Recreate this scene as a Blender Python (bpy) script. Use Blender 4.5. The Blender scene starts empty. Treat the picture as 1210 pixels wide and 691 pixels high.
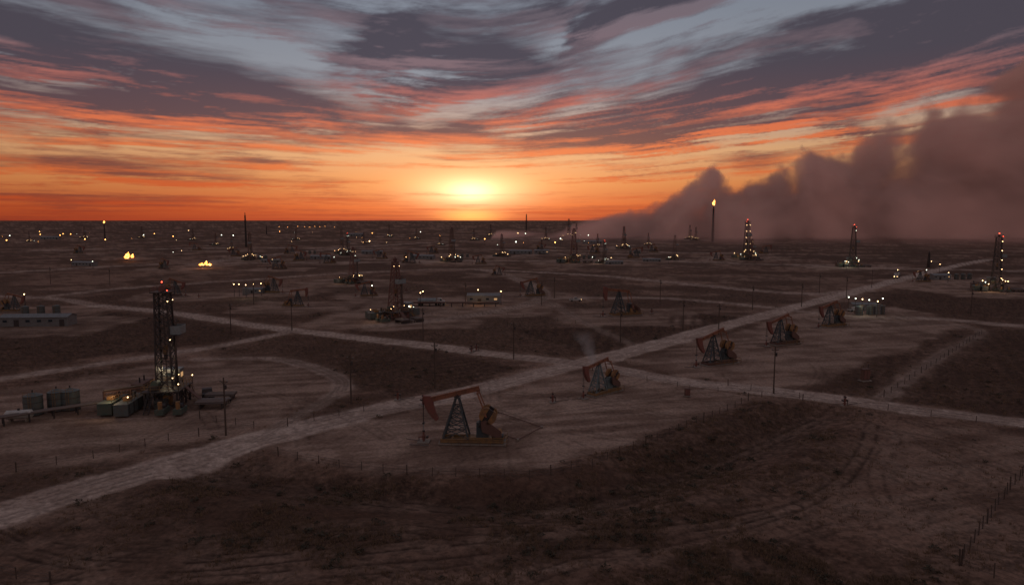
import bpy, math, random
import numpy as np
from mathutils import Vector, Matrix
random.seed(7); RNG=np.random.default_rng(11)
scene=bpy.context.scene
scene.view_settings.view_transform='Standard'
try: scene.view_settings.look='None'
except Exception: pass
scene.view_settings.exposure=0
CAM_H=36.0; FPX=807.0; PITCH=math.radians(6.05)
cp,sp=math.cos(PITCH),math.sin(PITCH)
def ray(u,v):
    dx=(u-605)/FPX; dz=-(v-345.5)/FPX
    return dx, cp+dz*sp, -sp+dz*cp
def G(u,v):
    a,b,c=ray(u,v); t=CAM_H/-c
    return (a*t,b*t)
def AE(u,v):
    a,b,c=ray(u,v)
    return math.degrees(math.atan2(a,b)), math.degrees(math.atan2(c,math.hypot(a,b)))
def lin(r,g,b):
    f=lambda c:(c/255/12.92 if c/255<=0.04045 else ((c/255+0.055)/1.055)**2.4)
    return (f(r),f(g),f(b),1.0)
# ------------------------------------------------------------------ camera
cam=bpy.data.cameras.new("camera"); camo=bpy.data.objects.new("camera",cam); scene.collection.objects.link(camo)
camo.location=(0,0,CAM_H); camo.rotation_euler=(math.radians(90)-PITCH,0,0)
cam.sensor_width=36; cam.lens=36*FPX/1210; cam.clip_start=0.5; cam.clip_end=120000
scene.camera=camo

# ------------------------------------------------------------------ numpy noise helpers
def hsh(ix,iy,seed):
    n=(ix.astype(np.int64)*374761393+iy.astype(np.int64)*668265263+seed*974711)&0xffffffff
    n=((n^(n>>13))*1274126177)&0xffffffff
    return ((n^(n>>16))&0xffffff).astype(np.float32)/16777215.0
def vn(x,y,seed=0):
    ix=np.floor(x);iy=np.floor(y);fx=(x-ix);fy=(y-iy);fx=fx*fx*(3-2*fx);fy=fy*fy*(3-2*fy)
    a=hsh(ix,iy,seed);b=hsh(ix+1,iy,seed);c=hsh(ix,iy+1,seed);d=hsh(ix+1,iy+1,seed)
    return (a*(1-fx)+b*fx)*(1-fy)+(c*(1-fx)+d*fx)*fy
def fbm(x,y,seed=0,o=4):
    r=0;a=.5;s=0
    for i in range(o): r=r+a*vn(x,y,seed+i*17); s+=a; a*=.5; x=x*2.03+11;y=y*2.03+7
    return r/s
def gn(x,y,seed=0):
    ix=np.floor(x);iy=np.floor(y);fx=x-ix;fy=y-iy
    def g(i,j):
        a=hsh(ix+i,iy+j,seed)*(2*np.pi); return np.cos(a)*(fx-i)+np.sin(a)*(fy-j)
    u=fx**3*(fx*(fx*6-15)+10); v=fy**3*(fy*(fy*6-15)+10)
    return ((g(0,0)*(1-u)+g(1,0)*u)*(1-v)+(g(0,1)*(1-u)+g(1,1)*u)*v)*1.5
def gfbm(x,y,seed=0,o=5,rough=.55):
    r=0;a=1.;s=0
    for i in range(o): r=r+a*gn(x,y,seed+i*31); s+=a; a*=rough; x,y=(x*1.98+3.1),(y*2.03+7.7)
    return r/s
def sst(x,a,b):
    t=np.clip((x-a)/(b-a),0,1); return t*t*(3-2*t)
def lerp(f,a,b):
    f=np.asarray(f)[...,None]; return np.asarray(a)*(1-f)+np.asarray(b)*f
def rampc(x,stops):
    xs=[p for p,_ in stops]; return np.stack([np.interp(x,xs,[c[k] for _,c in stops]) for k in range(3)],-1)

# ------------------------------------------------------------------ sky dome (sunset with streaked cloud)
world=bpy.data.worlds.new("World"); scene.world=world; world.use_nodes=True
world.node_tree.nodes['Background'].inputs[0].default_value=(.02,.018,.02,1); world.node_tree.nodes['Background'].inputs[1].default_value=1.0
SUN_AZ=-3.4
BANKS=[(515,70,115,24,-4,.50),(45,56,120,22,-6,.36),(60,126,130,20,-4,.40),(240,116,140,26,-3,.46),(200,18,150,16,-10,.28),(120,30,100,14,-8,.12),
 (720,118,150,18,9,.36),(1000,86,290,34,11,.56),(1230,40,150,60,10,.42),(760,22,90,14,8,.34),(620,14,60,10,8,.20),
 (120,205,210,11,0,.20),(170,172,150,7,0,.18),(900,162,140,5,3,.32),(350,218,130,5,0,.14),(760,196,90,4,2,.14),(300,190,90,5,0,.14),(70,236,120,5,0,.16),
 (392,40,60,26,20,-.34),(310,66,70,14,-6,-.26),(930,18,160,14,8,-.34),(650,58,45,14,12,-.30),(640,212,230,20,0,-.24),(960,172,190,12,4,-.14),(20,90,100,9,-4,-.26),(480,122,170,8,0,-.14)]
def sky_rgb(az,el):
    elp=np.maximum(el,0)
    def dens(e):
        e=np.maximum(e,0)
        s=e/(1.0+0.013*np.sqrt(az*az+30)+0.008*np.minimum(az,60)); t=np.log(s+1.6)
        w1=gfbm(az*.040,t*1.2,5,3); w2=gfbm(az*.08,t*2.6,9,3)
        a2=az+w1*6; t2=t+w2*.035
        n1=gfbm(a2*.058,t2*4.2,11,7,.60); n2=gfbm(a2*.070+t2*.8,t2*13,41,7,.62); n3=gfbm(a2*.26+t2*6,t2*30,71,4,.62)
        ed=e+w2*1.3+n2*1.7+n1*.8; ad=az+w1*7+n1*7
        bias=0
        for px,py,rx,ry,tilt,amt in BANKS:
            a0,e0=AE(px,py); ct,st=math.cos(math.radians(tilt)),math.sin(math.radians(tilt))
            da=ad-a0; de=ed-e0; p=(da*ct+de*st)/(rx/14.1); q=(de*ct-da*st)/(ry/14.1)
            bias=bias+amt*np.exp(-(p*p+q*q))
        return n1*.60+n2*.33+n3*.12+bias-.01+.07*sst(e,9,15)-.03*sst(e,6,2)
    D=dens(el); Dl=dens(el-.35-.035*elp)
    alpha=sst(D,-.14,.24); thick=sst(D,.08,.42)
    under=np.clip((D-Dl)*2.6+.38-thick*.50,0,1)
    clear=rampc(el,[(0,lin(190,76,46)),(1.0,lin(214,96,50)),(3,lin(230,146,86)),(5.5,lin(228,174,126)),(8,lin(190,164,150)),(11,lin(148,150,158)),(16,lin(130,136,148)),(26,lin(122,122,132)),(60,lin(114,112,120))])
    lit=rampc(elp,[(0,lin(184,72,44)),(2,lin(218,92,48)),(4.5,lin(238,126,70)),(7.5,lin(234,118,76)),(9.5,lin(190,106,92)),(12,lin(130,104,110)),(18,lin(112,104,114)),(60,lin(112,104,108))])
    dark=rampc(elp,[(0,lin(140,62,52)),(2,lin(148,76,60)),(5,lin(122,74,70)),(8,lin(94,68,76)),(12,lin(74,66,77)),(18,lin(70,65,76)),(60,lin(90,83,87))])
    cloud=lerp(under,dark,lit)
    c=lerp(alpha*.93,clear,cloud)
    da=az-SUN_AZ; side=np.exp(-(da/26)**2); lowf=np.exp(-elp*.09)
    dim=1-(1-side)*lowf*.50; c=c*dim[...,None]
    def glow(e0,sa,se,col,k,att):
        g=np.exp(-(da/sa)**2-((el-e0)/se)**2)*(1-alpha*att)*k; return g[...,None]*np.array(col)
    c=c+glow(2.8,12,2.5,(1.,.48,.15),.26,.7)+glow(2.4,4.4,1.35,(1.,.82,.44),.85,.75)+glow(2.3,1.7,.75,(1.,.9,.6),.5,.6)+glow(.3,2.4,.55,(1.,.50,.10),.8,.2)+glow(.9,18,1.0,(1.,.30,.04),.16,.3)+glow(5.4,18,3.4,(.8,.40,.17),.12,.2)
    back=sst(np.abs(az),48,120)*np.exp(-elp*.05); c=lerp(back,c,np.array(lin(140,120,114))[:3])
    gain=1+.30*np.maximum(sst(el,21,36),sst(np.abs(az),50,90)); c=c*gain[...,None]  # out-of-view sky overhead and behind brightened, added fill light for the foreground
    c=lerp(sst(el,0,-1.5),c,np.array(lin(70,48,46))[:3])
    return np.clip(c,0,3)
az_=np.concatenate([np.linspace(-180,-45,45,endpoint=False),np.linspace(-45,45,1200,endpoint=False),np.linspace(45,180,45,endpoint=False)])
el_=np.concatenate([[-6,-3,-1.5],np.linspace(-.3,20,275,endpoint=False),np.linspace(20,89.9,36)])
AZ,EL=np.meshgrid(az_,el_); AZf,ELf=AZ.ravel(),EL.ravel()
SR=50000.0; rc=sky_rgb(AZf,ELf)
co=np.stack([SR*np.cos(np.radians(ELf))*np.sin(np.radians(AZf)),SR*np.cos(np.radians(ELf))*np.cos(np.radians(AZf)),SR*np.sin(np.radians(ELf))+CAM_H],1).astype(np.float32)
def gridmesh(name,co,nr,nc,flip=False):
    me=bpy.data.meshes.new(name); me.vertices.add(len(co)); me.vertices.foreach_set('co',co.astype(np.float32).ravel())
    i=np.arange(nr-1)[:,None]*nc; j=np.arange(nc)[None,:]; j2=(j+1)%nc
    q=np.stack([i+j,i+nc+j,i+nc+j2,i+j2],-1).reshape(-1,4)
    if flip: q=q[:,::-1]
    nf=len(q); me.loops.add(nf*4); me.polygons.add(nf)
    me.loops.foreach_set('vertex_index',q.astype(np.int32).ravel()); me.polygons.foreach_set('loop_start',(np.arange(nf)*4).astype(np.int32))
    me.polygons.foreach_set('use_smooth',np.ones(nf,bool)); me.update(calc_edges=True); return me
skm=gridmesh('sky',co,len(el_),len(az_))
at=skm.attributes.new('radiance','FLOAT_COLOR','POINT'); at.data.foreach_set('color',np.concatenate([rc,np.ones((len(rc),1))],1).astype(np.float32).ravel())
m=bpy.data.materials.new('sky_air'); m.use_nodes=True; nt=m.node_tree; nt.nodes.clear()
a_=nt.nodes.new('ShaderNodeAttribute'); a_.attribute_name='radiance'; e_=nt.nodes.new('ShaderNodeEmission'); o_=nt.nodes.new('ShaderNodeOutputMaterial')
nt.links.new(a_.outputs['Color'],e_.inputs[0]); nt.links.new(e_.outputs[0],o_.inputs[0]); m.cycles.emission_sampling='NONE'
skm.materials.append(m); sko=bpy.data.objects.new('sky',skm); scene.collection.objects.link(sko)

# ------------------------------------------------------------------ node helper
class NT:
    def __init__(s,nt): s.nt=nt; s.n=nt.nodes; s.l=nt.links
    def new(s,t,**k):
        n=s.n.new(t)
        for a,b in k.items(): setattr(n,a,b)
        return n
    def put(s,sock,val):
        if isinstance(val,E): val=val.s
        if isinstance(val,bpy.types.NodeSocket): s.l.new(val,sock)
        else: sock.default_value=val
    def m(s,op,*a,clamp=False):
        n=s.new('ShaderNodeMath',operation=op); n.use_clamp=clamp
        for i,x in enumerate(a): s.put(n.inputs[i],x)
        return E(s,n.outputs[0])
    def mix(s,f,a,b,blend='MIX'):
        n=s.new('ShaderNodeMix',data_type='RGBA',blend_type=blend)
        s.put(n.inputs[0],f); s.put(n.inputs[6],a); s.put(n.inputs[7],b)
        return n.outputs[2]
    def ramp(s,f,stops,interp='LINEAR'):
        n=s.new('ShaderNodeValToRGB'); cr=n.color_ramp; cr.interpolation=interp
        while len(cr.elements)<len(stops): cr.elements.new(0.5)
        for e,(p,c) in zip(cr.elements,stops): e.position=p; e.color=c
        s.put(n.inputs[0],f); return n.outputs[0]
    def comb(s,x,y,z):
        n=s.new('ShaderNodeCombineXYZ'); s.put(n.inputs[0],x); s.put(n.inputs[1],y); s.put(n.inputs[2],z); return n.outputs[0]
    def noise(s,vec,scale,detail=4,rough=0.55,dist=0.0):
        n=s.new('ShaderNodeTexNoise'); s.put(n.inputs['Vector'],vec)
        n.inputs['Scale'].default_value=scale; n.inputs['Detail'].default_value=detail
        n.inputs['Roughness'].default_value=rough; n.inputs['Distortion'].default_value=dist
        return E(s,n.outputs[0])
    def smooth(s,x,a,b):
        n=s.new('ShaderNodeMapRange',interpolation_type='SMOOTHSTEP')
        s.put(n.inputs[0],x); n.inputs[1].default_value=a; n.inputs[2].default_value=b
        n.inputs[3].default_value=0; n.inputs[4].default_value=1
        return E(s,n.outputs[0])
class E:
    def __init__(s,t,sock): s.t=t; s.s=sock
    def __add__(s,o): return s.t.m('ADD',s,o)
    __radd__=__add__
    def __sub__(s,o): return s.t.m('SUBTRACT',s,o)
    def __rsub__(s,o): return s.t.m('SUBTRACT',o,s)
    def __mul__(s,o): return s.t.m('MULTIPLY',s,o)
    __rmul__=__mul__
    def __truediv__(s,o): return s.t.m('DIVIDE',s,o)
    def clamp(s): return s.t.m('ADD',s,0.0,clamp=True)

# ------------------------------------------------------------------ materials
MATS={}
def mat(name,col,rough=0.7,metal=0.0,wear=0.45,wcol=(0.09,0.055,0.04),scale=1.4,stripes=None):
    m=bpy.data.materials.new(name); m.use_nodes=True; t=NT(m.node_tree); t.n.clear()
    tc=t.new('ShaderNodeTexCoord'); g=t.new('ShaderNodeNewGeometry')
    n=t.noise(g.outputs['Position'],scale,6,0.7)
    f=t.smooth(n,0.42,0.62)*wear
    c=t.mix(f,(*col,1),(*wcol,1))
    v=n*0.7+0.65
    c=t.mix(1.0,c,t.comb(v,v,v),'MULTIPLY')
    b=t.new('ShaderNodeBsdfPrincipled'); t.put(b.inputs['Base Color'],c); b.inputs['Metallic'].default_value=metal
    t.put(b.inputs['Roughness'],(f*0.3+rough).clamp())
    if stripes:
        bp=t.new('ShaderNodeBump'); bp.inputs['Strength'].default_value=0.8; bp.inputs['Distance'].default_value=0.03
        wv=t.new('ShaderNodeTexWave'); wv.inputs['Scale'].default_value=stripes; t.put(wv.inputs[0],tc.outputs['Object']); t.put(bp.inputs['Height'],wv.outputs[1])
        t.l.new(bp.outputs[0],b.inputs['Normal'])
    o=t.new('ShaderNodeOutputMaterial'); t.l.new(b.outputs[0],o.inputs[0]); MATS[name]=m; return m
def emat(name,col,k,fire=False):
    m=bpy.data.materials.new(name); m.use_nodes=True; t=NT(m.node_tree); t.n.clear()
    e=t.new('ShaderNodeEmission'); e.inputs[1].default_value=k
    if fire:
        tc=t.new('ShaderNodeTexCoord'); n=t.noise(tc.outputs['Object'],0.8,3,0.5)
        c=t.ramp(n,[(0.3,(1,0.12,0.01,1)),(0.5,(1,0.33,0.05,1)),(0.7,(1,0.7,0.25,1))]); t.put(e.inputs[0],c)
    else: e.inputs[0].default_value=(*col,1)
    o=t.new('ShaderNodeOutputMaterial'); t.l.new(e.outputs[0],o.inputs[0])
    m.cycles.emission_sampling='NONE'
    MATS[name]=m; return m
mat('beam_red',(0.255,0.095,0.05),0.65,0.0,.65); mat('head_red',(0.175,0.05,0.038),0.65,0.0,.6)
mat('teal_steel',(0.045,0.065,0.075),0.55,0.3); mat('pale_steel',(0.20,0.23,0.24),0.5,0.2,0.4)
mat('frame_teal',(0.11,0.15,0.16),0.55,0.1,.35)
mat('yellow_paint',(0.23,0.125,0.045),0.6,0.0,0.75); mat('orange_paint',(0.255,0.125,0.04),0.65,0.0,0.7)
mat('dark_steel',(0.035,0.032,0.035),0.5,0.4); mat('rust_steel',(0.12,0.060,0.048),0.7,0.2)
mat('mast_red',(0.16,0.065,0.055),0.6,0.2); mat('concrete',(0.24,0.20,0.17),0.9,0,0.5,(0.12,0.095,0.08))
mat('white_paint',(0.38,0.37,0.355),0.5,0,0.45,(0.18,0.14,0.11)); mat('grey_sheet',(0.17,0.175,0.18),0.5,0.3,0.4,stripes=6)
mat('tank_paint',(0.08,0.10,0.10),0.5,0.2,0.5); mat('wood',(0.065,0.045,0.035),0.9,0,0.4); mat('rubber',(0.02,0.02,0.02),0.9,0,0.2)
mat('glass_dark',(0.02,0.03,0.04),0.1,0,0.0); mat('pipe_steel',(0.13,0.10,0.09),0.5,0.4)
mat('green_paint',(0.055,0.08,0.065),0.5,0.1,0.4)
emat('lamp_warm',(1,0.62,0.28),8); emat('lamp_white',(0.95,1.0,0.80),6); emat('lamp_red',(1,0.08,0.04),6)
emat('lamp_amber',(1,0.40,0.10),9); emat('window_glow',(1,0.55,0.25),0.5)
emat('flame',(1,0.4,0.1),4.5,True)

# ------------------------------------------------------------------ mesh builder
class MB:
    def __init__(s): s.v=[]; s.f=[]; s.m=[]; s.mats=[]
    def mi(s,name):
        if name not in s.mats: s.mats.append(name)
        return s.mats.index(name)
    def add(s,vs,fs,mat):
        o=len(s.v); s.v+= [tuple(p) for p in vs]; k=s.mi(mat)
        for f in fs: s.f.append(tuple(i+o for i in f)); s.m.append(k)
    def box(s,c,size,mat,rz=0):
        x,y,z=[q/2 for q in size]; cz,sz=math.cos(rz),math.sin(rz)
        vs=[(c[0]+a*x*cz-b*y*sz,c[1]+a*x*sz+b*y*cz,c[2]+e*z) for a in(-1,1) for b in(-1,1) for e in(-1,1)]
        s.add(vs,[(0,1,3,2),(4,6,7,5),(0,4,5,1),(2,3,7,6),(0,2,6,4),(1,5,7,3)],mat)
    def beam(s,p0,p1,w,mat,h=None):
        h=h or w; p0=Vector(p0);p1=Vector(p1); d=(p1-p0)
        if d.length<1e-6: return
        d.normalize(); up=Vector((0,0,1)) if abs(d.z)<0.95 else Vector((1,0,0))
        a=d.cross(up).normalized()*(w/2); b=a.normalized().cross(d).normalized()*(h/2)
        vs=[p+i*a+j*b for p in(p0,p1) for i,j in((-1,-1),(1,-1),(1,1),(-1,1))]
        s.add(vs,[(0,1,2,3),(4,7,6,5),(0,4,5,1),(1,5,6,2),(2,6,7,3),(3,7,4,0)],mat)
    def cyl(s,p0,p1,r0,mat,r1=None,n=10):
        r1=r0 if r1 is None else r1; p0=Vector(p0);p1=Vector(p1); d=(p1-p0).normalized()
        up=Vector((0,0,1)) if abs(d.z)<0.95 else Vector((1,0,0)); a=d.cross(up).normalized(); b=d.cross(a)
        vs=[];
        for p,r in((p0,r0),(p1,r1)):
            for i in range(n):
                t=2*math.pi*i/n; vs.append(p+a*math.cos(t)*r+b*math.sin(t)*r)
        fs=[(i,(i+1)%n,n+(i+1)%n,n+i) for i in range(n)]+[tuple(range(n))[::-1],tuple(range(n,2*n))]
        s.add(vs,fs,mat)
    def prism(s,prof,y0,y1,mat):
        n=len(prof); vs=[(x,y0,z) for x,z in prof]+[(x,y1,z) for x,z in prof]
        s.add(vs,[(i,(i+1)%n,n+(i+1)%n,n+i) for i in range(n)]+[tuple(range(n)),tuple(range(n,2*n))[::-1]],mat)
    def ball(s,c,r,mat,n=8,k=5):
        vs=[(c[0],c[1],c[2]+r)]
        for j in range(1,k):
            ph=math.pi*j/k
            for i in range(n):
                t=2*math.pi*i/n; vs.append((c[0]+r*math.sin(ph)*math.cos(t),c[1]+r*math.sin(ph)*math.sin(t),c[2]+r*math.cos(ph)))
        vs.append((c[0],c[1],c[2]-r)); fs=[(0,1+i,1+(i+1)%n) for i in range(n)]
        for j in range(k-2):
            for i in range(n):
                a=1+j*n; fs.append((a+i,a+n+i,a+n+(i+1)%n,a+(i+1)%n))
        L=len(vs)-1; a=1+(k-2)*n; fs+=[(L,a+(i+1)%n,a+i) for i in range(n)]
        s.add(vs,fs,mat)
    def rail(s,pts,mat,h=1.1,w=0.06,step=1.5):
        for a,b in zip(pts[:-1],pts[1:]):
            a=Vector(a);b=Vector(b); n=max(1,int((b-a).length/step))
            for z in (h,h*0.5): s.beam(a+Vector((0,0,z)),b+Vector((0,0,z)),w,mat)
            for i in range(n+1):
                p=a.lerp(b,i/n); s.beam(p,p+Vector((0,0,h)),w,mat)
    def stair(s,p0,p1,width,mat):
        p0=Vector(p0);p1=Vector(p1); n=max(3,int(abs(p1.z-p0.z)/0.3)); d=(p1-p0); d.z=0; d.normalize(); sd=Vector((-d.y,d.x,0))*width/2
        for k in(-1,1):
            s.beam(p0+sd*k,p1+sd*k,0.08,mat,0.25); s.beam(p0+sd*k+Vector((0,0,1)),p1+sd*k+Vector((0,0,1)),0.05,mat)
        for i in range(n):
            p=p0.lerp(p1,(i+0.5)/n); s.beam(p-sd,p+sd,0.25,mat,0.04)
    def mesh(s,name):
        me=bpy.data.meshes.new(name); me.from_pydata(s.v,[],s.f); me.update()
        for m in s.mats: me.materials.append(MATS[m])
        me.polygons.foreach_set('material_index',s.m); return me
def top(name,me,loc=(0,0,0),rz=0,sc=1):
    o=bpy.data.objects.new(name,me); o.location=loc if len(loc)==3 else (*loc,0); o.rotation_euler=(0,0,rz); o.scale=(sc,)*3
    scene.collection.objects.link(o); return o
def place(name,asset,xy,rz=0,sc=1,z=0):
    e=bpy.data.objects.new(name,None); e.location=(xy[0],xy[1],z); e.rotation_euler=(0,0,rz); e.scale=(sc,)*3; e.empty_display_size=0.5
    scene.collection.objects.link(e)
    for pn,me in asset:
        c=bpy.data.objects.new(pn,me); c.parent=e; scene.collection.objects.link(c)
    return e
def lattice(mb,bh,th,z0,z1,bays,lw,bw,mat,cx=0,cy=0,sides=(0,1,2,3),ratio=0.93):
    zs=[z0]; hs=[ratio**i for i in range(bays)]; S=sum(hs)
    for q in hs: zs.append(zs[-1]+(z1-z0)*q/S)
    cor=[(-1,-1),(1,-1),(1,1),(-1,1)]
    P=lambda i,z:(cx+cor[i][0]*(bh+(th-bh)*(z-z0)/(z1-z0)),cy+cor[i][1]*(bh+(th-bh)*(z-z0)/(z1-z0)),z)
    for i in range(4): mb.beam(P(i,z0),P(i,z1),lw,mat)
    for a,b in zip(zs[:-1],zs[1:]):
        for i in sides:
            j=(i+1)%4
            mb.beam(P(i,b),P(j,b),bw,mat); mb.beam(P(i,a),P(j,b),bw,mat); mb.beam(P(j,a),P(i,b),bw,mat)
    return P

# ------------------------------------------------------------------ pump jack
def pumpjack(theta=14,crank=60,frame='teal_steel',beamc='beam_red',headc='head_red',cw='orange_paint',skid='yellow_paint'):
    A=[]; th=math.radians(theta); PV=Vector((0,0,8.0)); hd=Vector((-math.cos(th),0,-math.sin(th))); up=Vector((-math.sin(th),0,math.cos(th)))
    W=lambda a,b,y=0:(PV.x+hd.x*a+up.x*b,y,PV.z+hd.z*a+up.z*b)
    b=MB()
    b.box((2.6,0,0.10),(11.4,3.2,0.26),'concrete')
    for y in(-1.25,1.25):
        b.box((2.5,y,0.62),(10.6,0.16,0.62),skid)
        for z in (0.36,0.92): b.box((2.5,y,z),(10.6,0.42,0.07),skid)
    for x in(-2.6,-0.9,1.2,3.1,5.2,7.6): b.box((x,0,0.6),(0.25,2.3,0.45),skid)
    b.box((3.9,0,1.02),(3.8,2.2,0.08),skid)
    b.rail([(5.7,-2.0,0.1),(8.3,-2.0,0.1),(8.3,2.0,0.1),(5.7,2.0,0.1)],'yellow_paint',1.35,0.08)
    b.rail([(-0.8,-2.05,0.1),(5.4,-2.05,0.1)],'yellow_paint',1.35,0.07)
    A.append(('skid_base',b.mesh('skid_base')))
    b=MB()
    fl=lambda s,k:Vector((-2.3,1.35*s,0.95)).lerp(Vector((-0.25,0.35*s,7.6)),k)
    rl=lambda s,k:Vector((1.9,1.35*s,0.95)).lerp(Vector((0.25,0.35*s,7.6)),k)
    ks=[0,0.24,0.45,0.64,0.82]
    for s in(-1,1):
        b.beam(fl(s,0),fl(s,1),0.28,frame); b.beam(rl(s,0),rl(s,1),0.28,frame)
        for k0,k1 in zip(ks[:-1],ks[1:]):
            b.beam(fl(s,k1),rl(s,k1),0.13,frame); b.beam(fl(s,k0),rl(s,k1),0.11,frame); b.beam(rl(s,k0),fl(s,k1),0.11,frame)
    for k in ks[1:]:
        b.beam(fl(-1,k),fl(1,k),0.13,frame); b.beam(rl(-1,k),rl(1,k),0.13,frame)
    for k0,k1 in zip(ks[:-1],ks[1:]): b.beam(fl(-1,k0),fl(1,k1),0.1,frame)
    b.box((0,0,7.6),(0.95,1.1,0.16),frame); b.cyl((0,-0.5,7.9),(0,0.5,7.9),0.24,'dark_steel')
    b.box((0,-0.42,7.78),(0.5,0.16,0.35),frame); b.box((0,0.42,7.78),(0.5,0.16,0.35),frame)
    for y in(-0.22,0.22): b.beam((-2.6,y,1.0),(-0.5,y,7.4),0.06,frame)
    for i in range(18):
        k=(i+0.5)/18; x=-2.6+2.1*k; z=1+6.4*k; b.beam((x,-0.22,z),(x,0.22,z),0.045,frame)
    A.append(('samson_post',b.mesh('samson_post')))
    b=MB()
    def ob(a0,a1,bc,hh,ww,m):
        b.beam(W(a0,bc),W(a1,bc),ww,m,hh)
    ob(-3.9,4.7,0.38,0.66,0.14,beamc); ob(-3.9,4.7,0.74,0.09,0.5,beamc); ob(-3.9,4.7,0.02,0.09,0.5,beamc)
    for a in(-3.6,-1.8,0,1.8,3.6): b.box(W(a,0.38),(0.1,0.42,0.6),beamc)
    ob(-0.6,0.6,-0.07,0.14,0.7,'dark_steel')
    A.append(('walking_beam',b.mesh('walking_beam')))
    b=MB(); R0=5.7
    pr=[(4.3,-0.5),(4.15,0.2),(4.5,0.95)]
    for i in range(13):
        t=math.radians(11-49*i/12); pr.append((R0*math.cos(t),R0*math.sin(t)+0.2))
    pr.append((4.05,-3.15)); pr.append((4.25,-1.8))
    pr2=[]
    for a,c in pr:
        p=W(a,c); pr2.append((p[0],p[2]))
    b.prism(pr2,-0.33,0.33,headc)
    for i in range(12):
        t0=math.radians(11-49*i/12); t1=math.radians(11-49*(i+1)/12)
        b.beam(W((R0+.03)*math.cos(t0),(R0+.03)*math.sin(t0)+.2),W((R0+.03)*math.cos(t1),(R0+.03)*math.sin(t1)+.2),0.82,headc,0.07)
    A.append(('horse_head',b.mesh('horse_head')))
    b=MB(); wx=-R0-0.08
    for y in(-0.14,0.14): b.cyl((wx,y,7.6),(wx,y,3.3),0.045,'dark_steel',n=5)
    b.box((wx,0,3.2),(0.35,0.6,0.22),'dark_steel'); b.cyl((wx,0,3.1),(wx,0,1.9),0.06,'pale_steel',n=6)
    b.cyl((wx,0,0),(wx,0,1.0),0.2,'head_red'); b.cyl((wx,0,0.45),(wx,0,0.55),0.36,'head_red'); b.cyl((wx,0,0.98),(wx,0,1.1),0.36,'head_red')
    b.cyl((wx,0,1.1),(wx,0,1.7),0.16,'head_red'); b.cyl((wx,0,1.7),(wx,0,1.95),0.22,'dark_steel')
    b.cyl((wx-0.9,0,0.8),(wx+0.9,0,0.8),0.1,'head_red'); b.cyl((wx+0.6,-0.25,0.8),(wx+0.6,0.25,0.8),0.22,'dark_steel')
    b.cyl((wx-0.8,0,0.8),(wx-0.8,0,0.1),0.09,'pipe_steel'); b.cyl((wx-0.8,0,0.15),(wx-3.2,0.9,0.15),0.08,'pipe_steel')
    b.box((wx,0,0.03),(2.0,2.0,0.12),'concrete')
    A.append(('wellhead',b.mesh('wellhead')))
    b=MB(); gs=Vector((4.2,0,3.3))
    b.box((4.2,0,1.75),(2.0,1.3,1.4),frame); b.box((4.25,0,3.0),(2.1,1.15,1.1),frame); b.box((4.35,0,3.75),(1.3,0.9,0.5),frame)
    b.cyl((4.2,-1.1,3.3),(4.2,1.1,3.3),0.22,'dark_steel')
    b.box((6.9,0.0,1.2),(1.6,1.5,0.4),frame); b.cyl((6.9,-0.6,1.85),(6.9,0.7,1.85),0.52,'orange_paint',n=14)
    pr=[(4.2,2.2),(7.0,1.1),(7.5,1.5),(7.3,2.35),(4.8,4.2),(4.0,3.9)]
    b.prism(pr,-1.3,-1.1,'rust_steel')
    A.append(('gear_reducer',b.mesh('gear_reducer')))
    b=MB(); ca=math.radians(crank); cd=Vector((math.cos(ca),0,math.sin(ca))); cn=Vector((-cd.z,0,cd.x))
    tail=Vector(W(-3.6,0))
    for s in(-1,1):
        y=0.98*s; C=lambda a,c:(gs.x+cd.x*a+cn.x*c, gs.z+cd.z*a+cn.z*c)
        b.prism([C(-0.6,-0.42),C(-0.6,0.42),C(3.0,0.5),C(3.0,-0.5)],y-0.13,y+0.13,'dark_steel')
        for q in(-1,1):
            prf=[C(0.7,0.45*q)]+[C(1.85+1.25*math.cos(t),q*(0.45+1.0*math.sin(t))) for t in [math.radians(180-18*i) for i in range(0,11)]]
            b.prism(prf,y-0.32,y+0.32,cw)
        pin=Vector((gs.x+cd.x*1.5,y*1.28,gs.z+cd.z*1.5))
        b.cyl((pin.x,y*0.98,pin.z),(pin.x,pin.y+0.15*s,pin.z),0.16,'dark_steel')
        b.beam(pin,(tail.x,y*1.05,tail.z-0.3),0.2,beamc)
    b.beam((tail.x,-1.25,tail.z-0.25),(tail.x,1.25,tail.z-0.25),0.32,beamc); b.box((tail.x,0,tail.z+0.0),(0.5,0.5,0.5),beamc)
    A.append(('crank_and_counterweights',b.mesh('crank_and_counterweights')))
    return A
PJ=[pumpjack(14,58),pumpjack(10,40,'frame_teal','beam_red','head_red','orange_paint'),pumpjack(-6,-60),pumpjack(16,62,'teal_steel','beam_red','head_red','orange_paint','rust_steel')]

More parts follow.
